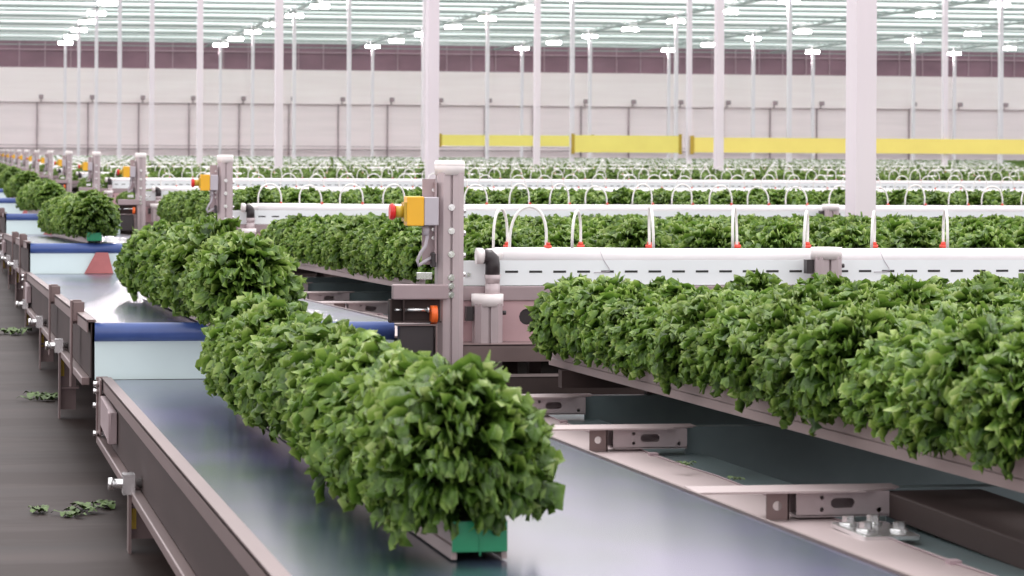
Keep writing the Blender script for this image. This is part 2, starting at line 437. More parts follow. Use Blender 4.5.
gi = ng.nodes.new('NodeGroupInput'); go = ng.nodes.new('NodeGroupOutput'); iop = ng.nodes.new('GeometryNodeInstanceOnPoints'); jn = ng.nodes.new('GeometryNodeJoinGeometry')
seen = {}
for o in VIS_OBJ: seen.setdefault(o.data.name, o)
for o in seen.values():
    n = ng.nodes.new('GeometryNodeObjectInfo'); n.inputs['Object'].default_value = o; n.inputs['As Instance'].default_value = True; n.transform_space = 'ORIGINAL'
    ng.links.new(n.outputs['Geometry'], jn.inputs[0])
ng.links.new(gi.outputs[0], iop.inputs['Points']); ng.links.new(jn.outputs[0], iop.inputs['Instance']); iop.inputs['Pick Instance'].default_value = True
na = ng.nodes.new('GeometryNodeInputNamedAttribute'); na.data_type = 'FLOAT'; na.inputs['Name'].default_value = 'sc'
nb = ng.nodes.new('GeometryNodeInputNamedAttribute'); nb.data_type = 'FLOAT'; nb.inputs['Name'].default_value = 'rz'
cx_ = ng.nodes.new('ShaderNodeCombineXYZ'); ng.links.new(nb.outputs[0], cx_.inputs['Z'])
ng.links.new(na.outputs[0], iop.inputs['Scale']); ng.links.new(cx_.outputs[0], iop.inputs['Rotation'])
ng.links.new(iop.outputs[0], go.inputs[0])
md = fo.modifiers.new('planting', 'NODES'); md.node_group = ng

# ------------------------------------------------------------------ planting channels
def channel_mesh(ln, mats, lo=False):
    mb = MB(); w = .043; h = .058
    if lo: return mb.box(-w, w, 0, ln, 0, h).mesh('planting_channel', mats)
    prof = [(-w, 0), (-w + .008, 0), (-w + .008, .013), (w - .008, .013), (w - .008, 0), (w, 0), (w, .020), (w - .003, .022), (w - .003, h), (w - .009, h), (w - .009, .016), (-w + .009, .016), (-w + .009, h), (-w + .003, h), (-w + .003, .022), (-w, .020)]
    mb.prism(prof, 0, ln); mb.box(-w + .009, w - .009, .03, ln - .01, h - .016, h - .010)
    return mb.mesh('planting_channel', mats)
capmb = MB().box(-.0425, .0425, -.006, .0, .012, .058).box(-.034, .034, 0, .02, .018, .040).box(.030, .0425, 0, .03, .05, .058).box(-.0425, -.030, 0, .03, .05, .058).box(-.001, .001, -.008, -.006, .006, .036)
cap_me = capmb.mesh('end_cap', M['green'])
cmesh = {}
channels.sort(key=lambda c: px_of(c[0], c[1])[1] + (0 if c[5][0] == 'belt' else .01))
cv = [c for c in channels if px_of(c[0], c[2])[0] < 1060 or c[5][1] < 3]
rest_mb = MB(); nind = 0
for c in cv:
    x, y0, y1, z0, z1, w = c
    ln = math.hypot(y1 - y0, z1 - z0)
    near = w[0] == 'belt' and w[1] < 4 or (w[0] == 'bay' and w[1] == 1)
    if nind >= 290:
        rest_mb.add([(x + sx * .043, yy, zz) for yy, zb in ((y0, z0), (y1, z1)) for sx, zz in ((-1, zb), (1, zb), (1, zb + .058), (-1, zb + .058))],
                    [(0, 1, 5, 4), (1, 2, 6, 5), (2, 3, 7, 6), (3, 0, 4, 7), (3, 2, 1, 0), (4, 5, 6, 7)]); continue
    nind += 1
    key = (round(ln, 2), near, w[0])
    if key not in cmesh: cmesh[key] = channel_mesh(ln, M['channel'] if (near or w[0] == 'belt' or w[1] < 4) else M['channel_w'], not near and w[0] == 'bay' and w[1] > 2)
    o = bpy.data.objects.new('planting_channel', cmesh[key]); C.objects.link(o)
    o.location = (x, y0, z0); o.rotation_euler = (math.atan2(z1 - z0, y1 - y0), 0, 0)
    if w[0] == 'belt':
        tag(o, ['long metal planting channel with green end cap, nearest on the belt', 'metal planting channel on the belt behind the nearest one', 'metal planting channel with small green end cap at the left, over the blue roller',
                'metal planting channel at the left edge, fourth along the belts'][w[1]] if w[1] < 4 else 'metal planting channel on the far belts at the left edge', 'planting channel', 'planting channels on the belts')
    elif w[1] == 1:
        tag(o, 'leftmost metal planting channel of the right front bed' if w[2] == 0 else 'metal planting channel, %s from the left in the right front bed' % ORD[w[2]], 'planting channel', 'planting channels of the front bed')
    else:
        tag(o, 'metal planting channel in the %s bed back under lettuce' % ORD[w[1] - 1], 'planting channel', 'planting channels of the %s bed' % ORD[w[1] - 1])
    if near:
        e = bpy.data.objects.new('end_cap', cap_me); C.objects.link(e); e.parent = o; e['label'] = 'green end cap'
        KIDS[o.name] = [e]
if rest_mb.v:
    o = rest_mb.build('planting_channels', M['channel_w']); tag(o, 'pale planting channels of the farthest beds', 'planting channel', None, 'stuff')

# supports under the channels
for k in range(1, NB + 1):
    y1 = 8.62 + L * (k - 1); xe = 2.745 * (y1 / 7.932 + .1) * 1.1 + .8
    for yy in (y1 - .25, y1 - 6.4):
        zz = .494 + slope * (y1 - yy) - .002
        mb = MB().box(1.70, xe, yy - .025, yy + .025, zz - .05, zz); x = 1.95
        while x < xe: mb.box(x, x + .04, yy - .02, yy + .02, FZ, zz - .05); x += 2.45
        o = mb.build('bed_support', M['steel_dark'])
        tag(o, 'steel support rail crossing under the %s bed of channels' % ORD[k - 1], 'support rail', 'support rails under the %s bed' % ORD[k - 1])

# ------------------------------------------------------------------ belts
def conveyor(k):
    y1 = 9.35 + L * k; y0 = y1 - L          # far end, near end
    xl, xr = (.475 if k == 0 else .432), 1.368
    t = empty('belt_conveyor', (.9, y0, 0))
    OFF = Vector((-.9, -y0, 0))
    def part(mb, name, m, parent=t, bevel=0):
        o = mb.build(name, m, parent, bevel=bevel)
        if parent is t: o.location = OFF
        return o
    zf = .405; zn = zr = .550 if k == 0 else .580
    sl = (zn - zf) / L
    # belt top sheet and its turn over the roller
    mb = MB(); ny = 40
    row = []
    for i in range(ny + 1):
        y = y0 + .03 + (L - .05) * i / ny; row.append((y, zf + sl * (y1 - y)))
    vs = []
    for y, z in row: vs += [(xl, y, z), (xr, y, z)]
    n0 = len(row)
    for y, z in row: vs += [(xl, y, z - .004), (xr, y, z - .004)]
    fs = [(2 * i, 2 * i + 1, 2 * i + 3, 2 * i + 2) for i in range(n0 - 1)] + [(2 * n0 + 2 * i, 2 * n0 + 2 * i + 2, 2 * n0 + 2 * i + 3, 2 * n0 + 2 * i + 1) for i in range(n0 - 1)]
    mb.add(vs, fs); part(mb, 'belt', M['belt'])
    part(MB().cyl((xl, y0 + .03, zr - .0305), (xr, y0 + .03, zr - .0305), .030, 28), 'roller', M['blue'])['label'] = 'blue end roller'
    part(MB().add([(xl, y0 + .018, zr - .056), (xr, y0 + .018, zr - .056), (xr, y0 - .005, .406), (xl, y0 - .005, .406), (xl, y0 + .028, zr - .056), (xr, y0 + .028, zr - .056), (xr, y0 + .005, .406), (xl, y0 + .005, .406)],
        [(0, 1, 2, 3), (5, 4, 7, 6), (0, 4, 5, 1), (3, 2, 6, 7), (0, 3, 7, 4), (1, 5, 6, 2)]), 'drop_panel', M['drop'])['label'] = 'pale sheet under the roller'
    # red reflection on the drop panel, put in as a thin coloured sheet
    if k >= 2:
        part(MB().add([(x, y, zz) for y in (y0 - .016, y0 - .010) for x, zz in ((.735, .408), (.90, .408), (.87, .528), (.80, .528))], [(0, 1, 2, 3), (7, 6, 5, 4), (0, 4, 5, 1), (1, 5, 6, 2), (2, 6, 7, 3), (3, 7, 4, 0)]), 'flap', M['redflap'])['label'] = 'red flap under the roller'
    dz = sl * L
    # left side rail: lip, web, lower rail
    z = zf
    rl = part(MB().box(xl - .024, xl + .004, y0 + .02, y1 - .06, z + .004, z + .012, dz=dz * (L - .08) / L)
        .box(xl - .024, xl - .020, y0 + .02, y1 - .06, z - .028, z + .008, dz=dz * (L - .08) / L), 'side_rail', M['steel'])
    part(MB().box(xl - .012, xl - .008, y0 + .02, y1 - .06, z - .17, z + .0, dz=dz * (L - .08) / L), 'web_plate', M['steel_dark'])
    part(MB().box(xl - .038, xl - .012, y0 + .06, y1 - .0, z - .195, z - .17, dz=dz * (L - .06) / L), 'lower_rail', M['steel'], bevel=.003)
    part(MB().box(xr, xr + .006, y0 + .05, y1 - .06, z - .02, z + .006, dz=dz * (L - .11) / L), 'edge_strip', M['steel'])
    # end plate with bolts and drive box
    yE = y1 - .02
    ep = part(MB().box(xl - .040, xl - .004, yE - .03, yE, z - .175, z + .012).box(xl - .034, xl - .028, yE - .12, yE - .03, z - .16, z + .01), 'end_plate', M['steel'], bevel=.002)
    for zz, yy in ((-.008, -.04), (-.03, -.04), (-.16, -.04), (-.075, -.02)):
        b = MB().cyl((xl - .05, yE + yy, z + zz), (xl - .034, yE + yy, z + zz), .009, 8).cyl((xl - .020, yE - .045, z + zz), (xl - .020, yE - .028, z + zz), .009, 8).build('bolt', M['bolt'], ep)
    part(MB().box(xl - .034, xl - .014, yE - .75, yE - .16, z - .125, z - .035).box(xl - .040, xl - .034, yE - .75, yE - .70, z - .125, z - .035), 'drive_box', M['alu_side'], bevel=.004)
    # guide posts on the rail
    for f in ((.10, .39) if k else (.30,)):
        y = y0 + L * f - (.0 if k else 0.0); zz = zf + sl * (y1 - y)
        g = part(MB().box(xl - .046, xl - .038, y - .028, y + .028, zz - .24 if f < .5 and k else zz - .05, zz + .05).box(xl - .038, xl - .008, y + .016, y + .026, zz - .03, zz + .05).box(xl - .038, xl - .0, y - .026, y - .018, zz - .02, zz + .045), 'guide_post', M['steel'], bevel=.002)
    # legs
    for f in ((.45, .765) if k == 0 else (.24, .56, .91)):
        y = y0 + L * f; zz = zf + sl * (y1 - y) - .165
        lg = part(MB().box(xl - .045, xl - .038, y - .02, y + .05, FZ, zz + .03).box(xl - .038, xl + .02, y + .03, y + .036, FZ + .03, zz)
            .box(xl - .038, xl + .03, y - .005, y + .05, FZ + .11, FZ + .117), 'leg', M['steel'])
        MB().box(xl - .036, xl - .024, y + .018, y + .028, zz - .10, zz - .04).build('warning_strip', M['ystripe'], lg)['label'] = 'yellow strip on the leg'
        MB().cyl((xl - .085, y, zz + .015), (xl + .0, y, zz + .015), .012, 8).cyl((xl - .095, y, zz + .015), (xl - .082, y, zz + .015), .017, 6).box(xl - .06, xl - .03, y - .03, y + .03, zz - .01, zz + .04).build('clamp', M['bolt'], lg)
    for f in (.2, .6):
        y = y0 + L * f; part(MB().box(xr - .05, xr, y - .03, y + .03, FZ, zf - .02), 'leg', M['steel_dark'])
    for f in (.1, .35, .6, .85):
        y = y0 + L * f; zz = zf + sl * (y1 - y); part(MB().box(xl, xr, y - .02, y + .02, zz - .09, zz - .03), 'cross_bar', M['steel_dark'])
    # ledge on the right between belt and beds
    lx0, lx1 = xr + .012, 1.655
    ya, yb = y0 + .22, y1 - .36
    part(MB().box(lx0, lx1, ya, yb, z - .052, z - .046, dz=sl * (yb - ya)).box(lx0, lx0 + .004, ya, yb, z - .046, z - .034, dz=sl * (yb - ya)), 'side_ledge', M['ledge'])
    part(MB().box(lx1 + .001, 1.80, ya, yb, z - .062, z - .057, dz=sl * (yb - ya)), 'drip_tray', M['galv'])
    cb = MB(); pts = [(lx1 - .01 + .008 * math.sin(i * 1.7), ya + .4 + (yb - ya - .8) * i / 24, z - .044 + sl * (y1 - (ya + .4 + (yb - ya - .8) * i / 24)) - sl * (y1 - yb)) for i in range(25)]
    cb.tube(pts, .0014, 6)
    for i in range(2, 24, 4):
        p = pts[i]; cb.box(p[0] - .010, p[0] + .010, p[1] - .014, p[1] + .014, p[2] - .002, p[2] + .005)
    part(cb, 'sensor_wire', M['wallpost'])['label'] = 'thin reddish wire clipped along the ledge'
    if k == 0:
        y = 5.23; zz = z - .042 + sl * (yb - y)
        bp = part(MB().box(1.595, 1.70, y - .10, y + .10, zz - .004, zz + .006), 'bolt_plate', M['bolt'], bevel=.002)
        for bx, by in ((1.615, .06), (1.665, .07), (1.62, -.03), (1.68, -.04)):
            MB().cyl((bx, y + by, zz + .006), (bx, y + by, zz + .010), .017, 16).cyl((bx, y + by, zz + .010), (bx, y + by, zz + .022), .012, 6, smooth=False).build('bolt', M['bolt'], bp)
    return t
for k in range(0, 9):
    t = conveyor(k)
    tag(t, ['green belt conveyor nearest the camera, under the green-capped channel', 'belt conveyor just beyond the nearest blue roller', 'belt conveyor beyond the second blue roller at the left'][k] if k < 3 else 'belt conveyor in the distance at the left edge', 'conveyor', 'belt conveyors in a line')

# ------------------------------------------------------------------ cross beams beside the belt
def cross_beam(k, f, long_):
    # k bay index (0 nearest); f depth in bays at x = 1.6
    y = L * (k + f) - .30
    zt_ = ZM(240 + 55 * (f - .58) - 3)
    t = empty('cross_beam', (1.6, y, zt_ - .06)); OFF = Vector((-1.6, -y, -(zt_ - .06)))
    def part(mb, name, m, bevel=0):
        o = mb.build(name, m, t, bevel=bevel); o.location = OFF; return o
    mb = MB(); prof = [(1.375, y - .05), (1.70, y - .05), (1.785, y + .0), (1.785, y + .06), (1.375, y + .06)]
    n = len(prof); vs = [(a, b, zt_) for a, b in prof] + [(a, b, zt_ - .004) for a, b in prof]
    mb.add(vs, [tuple(range(n)), tuple(range(2 * n - 1, n - 1, -1))] + [(i, (i + 1) % n, n + (i + 1) % n, n + i) for i in range(n)])
    part(mb, 'top_plate', M['ledge'])
    vs, fs = slot_plate(1.572, 1.755, zt_ - .050, zt_ - .004, y - .03, y - .026, [(1.663, zt_ - .026, .014, .0095), (1.622, zt_ - .015, 0, .0042), (1.622, zt_ - .038, 0, .0042), (1.735, zt_ - .040, 0, .005)])
    mb = MB().add(vs, fs).box(1.572, 1.755, y - .03, y + .035, zt_ - .052, zt_ - .048).box(1.572, 1.755, y + .033, y + .036, zt_ - .05, zt_ - .004)
    part(mb, 'slotted_tube', M['alu'])
    vs, fs = slot_plate(1.512, 1.556, zt_ - .056, zt_ - .004, y - .035, y - .031, [(1.533, zt_ - .029, 0, .009)])
    part(MB().add(vs, fs).box(1.553, 1.557, y - .035, y + .03, zt_ - .056, zt_ - .004), 'bracket', M['steel'])
    xe = 1.757 + long_
    part(MB().box(1.757, xe, y - .005, y + .0, zt_ - .16, zt_ - .002).box(1.757, xe, y - .0, y + .04, zt_ - .006, zt_ - .002), 'cross_sheet', M['galv'])
    return t
labs = {(0, .733): 'slotted cross beam with flat top plate nearest the camera on the ledge', (0, .935): 'second slotted cross beam with flat top plate on the ledge',
        (0, 1.085): 'third slotted cross beam just right of the nearest lettuce channel'}
for k in range(0, 4):
    for f in (.56, .733, .935, 1.085):
        if k == 0 and f == .56: continue
        t = cross_beam(k, f, 1.9 + 2.2 * k)
        tag(t, labs.get((k, f), 'slotted cross beam on the ledge in the %s bay' % ORD[k]), 'beam', None if (k, f) in labs else 'slotted cross beams beside the belts')
# box-section rail at lower right
z = ZM(248)
o = MB().box(1.755, 1.95, 3.2, 5.56, z - .05, z).build('box_rail', M['steel_dark'], bevel=.004)
tag(o, 'dull steel box rail in the lower right corner under the bed', 'rail')
# ------------------------------------------------------------------ control posts
PX, PY = 1.533, 9.31
def octo(r, c=.32):
    a = r; b = r * (1 - c)
    return [(-b, -a), (b, -a), (a, -b), (a, b), (b, a), (-b, a), (-a, b), (-a, -b)]
def extrusion(mb, cx, cy, z0, z1, r):
    # eight-sided profile with a groove in the middle of each face
    pr = []; b = r * .62; g = .004; gd = .012
    side = [(-b, -r), (-g, -r), (-g, -r + gd), (g, -r + gd), (g, -r), (b, -r)]
    for q in range(4):
        c_, s_ = [(1, 0), (0, 1), (-1, 0), (0, -1)][q]
        for (x, y) in side: pr.append((x * c_ - y * s_, x * s_ + y * c_))
    n = len(pr); vs = [(cx + x, cy + y, z0) for x, y in pr] + [(cx + x, cy + y, z1) for x, y in pr]
    mb.add(vs, [(i, (i + 1) % n, n + (i + 1) % n, n + i) for i in range(n)] + [tuple(range(n - 1, -1, -1)), tuple(range(n, 2 * n))])
    return mb
def make_post():
    t = empty('control_post', (PX, PY, 0)); OFF = Vector((-PX, -PY, 0))
    def part(mb, name, m, bevel=0, parent=t):
        o = mb.build(name, m, parent, bevel=bevel)
        if parent is t: o.location = OFF
        return o
    part(extrusion(MB(), PX, PY, FZ + .006, 1.050, .0415), 'post_profile', M['alu'])
    part(MB().box(PX - .08, PX + .08, PY - .08, PY + .08, FZ, FZ + .008), 'base_plate', M['steel_dark'])
    mb = MB().cyl((PX, PY, 1.043), (PX, PY, 1.083), .0475, 32).cyl((PX, PY, 1.083), (PX, PY, 1.088), .0475, 32, r2=.044).cyl((PX, PY, 1.074), (PX, PY, 1.077), .0485, 32)
    part(mb, 'post_cap', M['cap'])['label'] = 'cream plastic cap'
    f = PY - .0415
    for zz in (.942, .868, .795, .722, .696, .668):
        part(MB().cyl((PX, f, zz), (PX, f - .004, zz), .0105, 14).cyl((PX, f - .004, zz), (PX, f - .011, zz), .0065, 6, smooth=False), 'bolt', M['bolt'])
    for zz in (.93, .86, .79, .73):
        part(MB().cyl((PX + .0415, PY, zz), (PX + .052, PY, zz), .008, 8), 'bolt', M['bolt'])
    part(MB().box(PX - .088, PX - .046, PY - .012, PY - .006, .762, 1.030).box(PX - .052, PX - .046, PY - .04, PY + .03, .77, 1.02), 'mount_plate', M['alu_side'])
    for zz in (.995, .968, .872, .845): part(MB().cyl((PX - .053, PY - .012, zz), (PX - .053, PY - .018, zz), .006, 10), 'bolt', M['bolt'])
    # stop switch
    y0, y1 = PY - .085, PY - .013
    es = part(MB().box(1.386, 1.440, y0, y1, .884, .976), 'stop_switch_box', M['yellow'], .004); es['label'] = 'yellow half of the switch box'
    o = MB().box(1.4405, 1.486, y0 + .001, y1, .886, .974).build('box_back', M['grey'], es, bevel=.003)
    yc = (y0 + y1) / 2; zb = .928
    MB().box(1.378, 1.386, yc - .03, yc + .03, zb - .03, zb + .03).build('switch_flange', M['yellow_dk'], es)
    MB().cyl((1.352, yc, zb), (1.380, yc, zb), .019, 20).build('button_collar', M['yellow_dk'], es)
    MB().cyl((1.344, yc, zb), (1.353, yc, zb), .0265, 24, r2=.022).cyl((1.336, yc, zb), (1.344, yc, zb), .023, 24, r2=.0265).build('stop_button', M['red'], es)['label'] = 'red mushroom stop button'
    part(MB().tube([(1.452, PY - .05, .884), (1.455, PY - .05, .85), (1.450, PY - .05, .822), (1.435, PY - .05, .80), (1.425, PY - .045, .775), (1.43, PY - .04, .76), (1.455, PY - .03, .775), (1.485, PY - .02, .79)], .0055), 'cable', M['grey'])
    part(MB().cyl((1.452, PY - .05, .885), (1.452, PY - .05, .855), .010, 12), 'cable_gland', M['grey'])
    part(MB().box(PX - .062, PX - .046, PY - .04, PY - .01, .755, .80), 'connector', M['black'], .003)
    part(MB().box(1.425, 1.475, PY - .03, PY - .024, .715, .738), 'lug', M['bolt'], .002)
    # arm and actuator
    part(MB().box(1.344, 1.520, PY - .075, PY - .0425, .655, .702), 'arm', M['alu_side'], .004)
    part(MB().box(1.335, 1.498, PY - .04, PY - .034, .585, .655).box(1.335, 1.341, PY - .075, PY - .034, .585, .655).box(1.335, 1.498, PY - .075, PY - .034, .583, .587).box(1.378, 1.382, PY - .07, PY - .04, .587, .655), 'actuator_housing', M['steel_dark'])
    part(MB().cyl((1.35, PY - .058, .622), (1.375, PY - .058, .622), .004, 8).cyl((1.382, PY - .058, .622), (1.46, PY - .058, .622), .0055, 10).cyl((1.455, PY - .058, .622), (1.463, PY - .058, .622), .010, 10), 'actuator_rod', M['bolt'])
    part(MB().cyl((1.465, PY - .058, .607), (1.485, PY - .058, .607), .029, 20), 'orange_ring', M['orange'])['label'] = 'orange ring on the actuator'
    part(MB().box(1.365, 1.475, PY - .075, PY - .03, .44, .575), 'motor', M['black'], .004)
    part(MB().box(1.478, 1.484, PY - .085, PY - .03, .45, .572).box(1.355, 1.484, PY - .085, PY - .03, .574, .578), 'motor_guard', M['steel'])
    return t
post = make_post()
plab = ['aluminium post with red stop button on yellow box, nearest, beside the lettuce belt', 'second aluminium post with stop button, behind the lettuce belt at upper left', 'third aluminium post with stop button counted from the camera', 'fourth aluminium post with stop button counted from the camera']
for k in range(0, 14):
    o = post if k == 0 else copy_tree(post)
    o.location = (PX, PY + L * k, 0)
    tag(o, plab[k] if k < 4 else 'far aluminium post with yellow stop button box at the left', 'post', 'stop button posts along the belts')

# ------------------------------------------------------------------ pipe rows
def pipe_row(k):
    yp = 9.52 + L * k
    d = yp / L + .12; xe = 2.745 * d * 1.03 + .5
    x0 = 1.71
    where = ['nearest white irrigation pipe, across the picture above the right front bed', 'second white irrigation pipe back, seen behind the stop button post'][k] if k < 2 else 'white irrigation pipe across the beds, %s counted from the camera' % ORD[k]
    t = empty('irrigation_pipe', (x0, yp, .782)); OFF = Vector((-x0, -yp, -.785)); tag(t, where, 'pipe', 'irrigation pipes across the beds')
    def part(mb, name, m, p=t, bevel=0):
        o = mb.build(name, m, p, bevel=bevel)
        if p is t: o.location = OFF
        return o
    sag = [(x0, yp, .779), (x0 + .12, yp, .784), (x0 + .4, yp, .782), (xe, yp, .782)]
    if k < 3: sag = [(x0, yp, .786), (x0 + .25, yp, .786), (x0 + .6, yp, .782), (xe, yp, .782)]
    part(MB().tube(sag, .0255, 24), 'pipe', M['white'])
    sd_ = MB(); xx = x0 + .1
    while xx < xe: sd_.box(xx, xx + .03, yp - .057, yp + .02, .752, .7575); xx += 1.13
    part(sd_, 'pipe_saddle', M['alu_side'])
    if k < 6:
        xc = 1.684; yq = yp - .11
        part(MB().cyl((xc - .048, yq, .787), (xc - .026, yq, .787), .026, 20).cyl((xc - .04, yq, .787), (xc - .012, yq, .787), .021, 20).tube([(xc + .05, yp, .786), (xc + .02, yp - .03, .787), (xc - .005, yq + .03, .788), (xc - .012, yq, .788)], .022, 12), 'pipe_collar', M['cap'])
        part(MB().tube([(xc - .022, yq, .786), (xc - .004, yq, .785), (xc + .004, yq, .777), (xc + .006, yq, .760), (xc + .006, yq, .728)], .0235, 16), 'elbow', M['black'])['label'] = 'black elbow at the pipe end'
        part(MB().cyl((xc + .006, yq, .728), (xc + .006, yq, .700), .027, 20, r2=.022).cyl((xc + .006, yq, .700), (xc + .006, yq, .655), .024, 20), 'riser', M['alu'])
    # slotted trough sheet
    yt = yp - .06
    pitch = .0786
    tr_ = empty('slotted_trough', (x0, yt, .69)); OFT = Vector((-x0, -yt, -.69))
    tag(tr_, 'white slotted trough under the %s irrigation pipe' % ORD[k], 'trough', 'slotted troughs under the pipes')
    mb = MB().box(x0 - .14 if k < 3 else x0, xe, yt, yt + .004, .688, .768, 0).box(x0 - .14 if k < 3 else x0, xe, yt + .004, yt + .030, .688, .692, 0)
    if k < 4:
        n = int((xe - x0) / pitch)
        for i in range(n):
            xs = x0 + .03 + i * pitch; mb.box(xs, xs + .042, yt - .001, yt + .001, .7285, .7355, 1)
    o = mb.build('trough_sheet', [M['trough'], M['slot']], tr_); o.location = OFT
    o = MB().box(x0 - .14, xe, yt - .02, yt + .03, .640, .686).build('trough_beam', M['alu_side'], tr_, bevel=.003); o.location = OFT
    if k < 4:
        for xx in (x0 - .115, x0 - .09): MB().cyl((xx, yt, .70 + (xx - x0 + .12) * .8), (xx, yt - .012, .70 + (xx - x0 + .12) * .8), .007, 8).build('bolt', M['bolt'], tr_).location = OFT
    if k < 4:
        # end frame below the trough
        xb = xe if k == 0 else x0 + 1.2
        f = empty('end_frame', (x0, yt, 0)); OFF2 = Vector((-x0, -yt, 0)); tag(f, 'pink steel end frame with a round hole under the %s trough' % ORD[k], 'frame', 'steel end frames under the troughs')
        vs, fs = slot_plate(x0 - .13, xb, .51, .64, yt - .01, yt - .004, [(x0 + .10, .588, 0, .026)])
        o = MB().add(vs, fs).build('frame_plate', M['pinkplate'], f); o.location = OFF2
        o = MB().cyl((x0 + .10, yt - .003, .588), (x0 + .10, yt + .03, .588), .024, 20).build('bearing', M['black'], f); o.location = OFF2
        o = MB().box(x0 - .17, xb, yt - .16, yt - .15, .455, .508).box(x0 - .17, xb, yt - .16, yt - .01, .505, .510).build('channel_rail', M['steel'], f); o.location = OFF2
        o = MB().box(x0 - .17, xb, yt - .42, yt - .41, .35, .425).box(x0 - .17, xb, yt - .42, yt - .30, .423, .427).build('channel_rail', M['steel_dark'], f); o.location = OFF2
        for xx in (x0 + .02, xb - .1):
            o = MB().box(xx, xx + .05, yt - .012, yt + .04, FZ, .51).build('leg', M['steel_dark'], f); o.location = OFF2
    return xe
rows = {}
for k in range(0, NB): rows[k] = pipe_row(k)

def stub(cx, cy, ztop, label, r=.048):
    t = empty('stub_post', (cx, cy, 0)); tag(t, label, 'post', None)
    extrusion(MB(), 0, 0, FZ, ztop - .03, r * .92).build('post_profile', M['alu'], t)
    MB().cyl((0, 0, ztop - .038), (0, 0, ztop), r + .003, 32).build('post_cap', M['cap'], t)
    MB().box(-r - .022, -r, -.015, .02, ztop - .085, ztop - .04).cyl((r, 0, ztop - .06), (r + .012, 0, ztop - .06), .007, 8).build('bracket', M['black'], t)
    return t
stub(1.672, 9.40, .664, 'short post with cream cap under the black elbow beside the nearest stop button post')
stub(2.79, 9.40, .812, 'short post with cream cap in front of the nearest white pipe')
stub(5.17, 9.40 + L, .812, 'short post with cream cap left of the thick column')
for k in (1, 2, 3): stub(1.672, 9.40 + L * k, .664, 'short capped post under the black elbow at the %s stop button post' % ORD[k])

# ------------------------------------------------------------------ hoses
def hose_mesh(w, h, lean):
    mb = MB(); pts = []
    for i in range(17):
        a = PI * i / 16; c = math.cos(a); s = math.sin(a)
        pts.append((-c * w / 2 * (1 + .10 * s) + lean * s, lean * .6 * s, h * s ** .8))
    return mb.tube(pts, .0048, 8).mesh('hose', M['hose'])
fit_me = MB().cyl((0, 0, -.004), (0, 0, .006), .013, 12).cyl((0, 0, .006), (0, 0, .014), .008, 10).mesh('hose_fitting', M['redfit'])
r2 = random.Random(11)
H1 = [hose_mesh(.135, .112, 0), hose_mesh(.120, .118, .006), hose_mesh(.128, .105, -.006)]
# nearest row: loops turned by different angles
row1 = [(1.825, 0.0, .135), (1.985, 1.15, .11), (2.235, 1.45, .10), (2.515, 1.2, .12), (2.755, 1.2, .135), (2.985, 1.2, .12), (3.235, 1.35, .12), (1.735, 1.05, .12)]
nh = 0
for k in range(0, NB):
    yp = 9.52 + L * k; xs = [x for x, a, h in row1] if k == 0 else None
    x = 1.80; lst = [(a_, b_) for a_, b_, _ in row1] if k == 0 else []
    if k:
        while x < 2.745 * (yp / L + .12) * 1.02 + .3: lst.append((x + r2.uniform(-.02, .02), r2.uniform(-.25, .25))); x += .247
    for (hx, ang) in lst:
        if nh >= 297: break
        nh += 1
        o = bpy.data.objects.new('feed_hose', H1[r2.randrange(3)]); C.objects.link(o)
        o.location = (hx, yp, .808); o.rotation_euler = (0, 0, ang)
        f = bpy.data.objects.new('hose_fitting', fit_me); C.objects.link(f); f.parent = o; f.location = (.066, 0, .0); f.scale = (1, 1, 1) if k == 0 else (.65, .65, .65); f['label'] = 'red hose fitting'
        if k == 0: tag(o, 'white looped feed hose with red fitting on the nearest white pipe', 'hose', 'looped hoses on the nearest pipe')
        else: tag(o, 'white looped feed hose with red fitting on the %s white pipe' % ORD[k], 'hose', 'looped hoses on the %s pipe' % ORD[k])
n1 = ['leftmost narrow', 'wide arched', 'second narrow', 'steeply turned', 'fourth narrow', 'tall narrow', 'narrow crossing', 'rightmost narrow']
fr = [o for o in C.objects if o.get('group') == 'looped hoses on the nearest pipe']
for o in fr:
    x = o.location.x
    o['label'] = {1.735: 'narrow white feed hose loop at the left end of the nearest pipe, by the elbow', 1.825: 'wide arched white feed hose near the left end of the nearest pipe', 1.985: 'narrow white hose loop right of the wide arched hose',
                  2.235: 'white hose loop left of the middle on the nearest pipe', 2.515: 'oval white hose loop above the slotted trough, left of the short capped post', 2.755: 'white hose loop rising behind the short capped post on the nearest pipe',
                  2.985: 'white hose loop under the thick column, on the nearest pipe', 3.235: 'rightmost white hose loop on the nearest pipe'}[round(x, 3)]
    o.scale = (1, 1, 1.12)
# rest of the hoses as one object
mb = MB(); skip = nh; cnt = 0
for k in range(0, NB):
    if k == 0: cnt += 8; continue
    yp = 9.52 + L * k; x = 1.80
    while x < 2.745 * (yp / L + .12) * 1.02 + .3:
        cnt += 1
        if cnt > skip and k < 12:
            mb.tube([(x - .06 * math.cos(PI * i / 8), yp, .808 + .11 * math.sin(PI * i / 8)) for i in range(9)], .005, 4)
        x += .247
if mb.v:
    o = mb.build('feed_hoses', M['hose']); tag(o, 'white looped feed hoses on the far pipes', 'hose', None, 'stuff')

# thin stray wire on the trough
def wire(x, lab):
    y = 9.52 - .058
    o = MB().tube([(x, y + .012, .808), (x + .012, y - .004, .77), (x + .03, y - .006, .742), (x + .032, y - .006, .733), (x + .02, y - .006, .731), (x - .02, y - .006, .729)], .0013, 5).build('thin_wire', M['grey'])
    tag(o, lab, 'wire')
wire(2.05, 'thin grey wire hanging over the left part of the slotted trough')
wire(2.99, 'thin grey wire hanging over the trough, right of the short capped post')

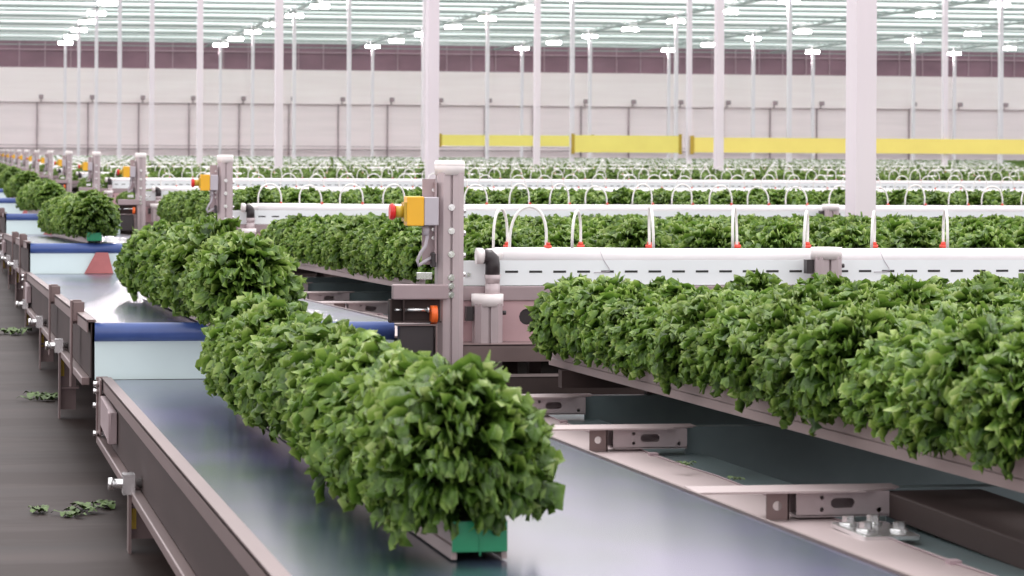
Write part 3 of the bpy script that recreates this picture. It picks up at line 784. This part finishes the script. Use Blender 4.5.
# ------------------------------------------------------------------ scraps
def scrap(x, y, z, s, seed, lab, grp):
    r = random.Random(seed); mb = MB()
    for i in range(13):
        a = r.uniform(0, 6.28); l = s * r.uniform(.6, 1.2); w = l * .3; cx = x + r.uniform(-s, s) * .6; cy = y + r.uniform(-s, s) * 1.6
        vs = []
        for q in range(5):
            t = q / 4; hh = z + .003 + s * .35 * math.sin(t * 2.6) * r.uniform(.6, 1.1)
            for u in (-1, 0, 1):
                ww = w * math.sin(.3 + t * 2.6) * u
                vs.append((cx + math.cos(a) * l * t - math.sin(a) * ww, cy + math.sin(a) * l * t + math.cos(a) * ww, hh + abs(u) * s * .1 * r.random()))
        mb.add(vs, [(q * 3 + u, q * 3 + u + 1, q * 3 + u + 4, q * 3 + u + 3) for q in range(4) for u in (0, 1)], 0, True)
    o = mb.build('fallen_lettuce_leaf', M['leaf_scrap']); tag(o, lab, 'leaf', grp)
def at(px, py, h):
    # point on a level h units below the camera line
    d = h / (py - 148.3); x = (px + 46) * d * .002557; return x, L * d - .186 * x
for i, (px, py, s, lb) in enumerate(((42, 512, .035, 'small withered lettuce scrap on the walkway at the left, nearest the camera'), (70, 516, .03, 'tiny lettuce scrap between larger scraps on the walkway'), (88, 511, .045, 'green lettuce scrap on the walkway near the first yellow striped leg'), (108, 507, .04, 'lettuce scrap on the walkway closest to the first yellow striped leg'),
    (40, 399, .06, 'dull green lettuce scraps on the walkway beside the second leg'), (58, 399, .05, 'lettuce scraps on the walkway between the second and third leg'), (14, 334, .08, 'lettuce scraps on the walkway at the left edge, farthest away'))):
    x, y = at(px, py, 385); scrap(x, y, FZ, s, i, lb, None)
scrap(1.60, 6.45, .424, .018, 20, 'tiny green leaf scrap lying on the pink ledge', None)
scrap(1.61, 6.1, .430, .014, 21, 'tiny leaf scrap on the edge of the pink ledge', None)

# ------------------------------------------------------------------ camera, light
cd = bpy.data.cameras.new('camera'); cam = bpy.data.objects.new('camera', cd); C.objects.link(cam); sc.camera = cam
cd.sensor_width = 36; cd.lens = 3000 / 1024 * 36; cd.shift_y = -136.6 / 1024; cd.clip_end = 500
cam.matrix_world = Matrix.Translation((0, 0, ZC)) @ Matrix.Rotation(-TH, 4, 'Z') @ Matrix.Rotation(PI / 2, 4, 'X') @ Matrix.Rotation(.0055, 4, 'Z')
cd.dof.use_dof = True; cd.dof.focus_distance = 9.3; cd.dof.aperture_fstop = 14
w = bpy.data.worlds.new('daylight'); sc.world = w; w.use_nodes = True
nt = w.node_tree; bg = nt.nodes['Background']
tc = nt.nodes.new('ShaderNodeTexCoord'); sp = nt.nodes.new('ShaderNodeSeparateXYZ'); nt.links.new(tc.outputs['Generated'], sp.inputs[0])
nt.links.new(ramp(nt, sp.outputs['Z'], [(0, (.80, .74, .79)), (.05, (1.0, .915, .975)), (.35, (.98, .96, .98)), (1, (1.0, 1.0, 1.0))]), bg.inputs['Color'])
bg.inputs['Strength'].default_value = 1.5
sd = bpy.data.lights.new('overcast_sun', 'SUN'); so = bpy.data.objects.new('overcast_sun', sd); C.objects.link(so)
sd.energy = 2.0; sd.angle = math.radians(40); sd.color = (1, .96, .97); so.rotation_euler = Euler((math.radians(-18), math.radians(12), 0))
sc.view_settings.view_transform = 'Standard'; sc.view_settings.look = 'None'; sc.view_settings.gamma = 1; sc.view_settings.use_curve_mapping = False
sc.view_settings.exposure = .25
sc.cycles.use_denoising = True
sc.cycles.max_bounces = 8; sc.cycles.diffuse_bounces = 4; sc.cycles.glossy_bounces = 4; sc.cycles.transmission_bounces = 4

# walkway to z = 0
for o in list(C.objects):
    if o.parent is None and o is not so: o.location.z -= FZ
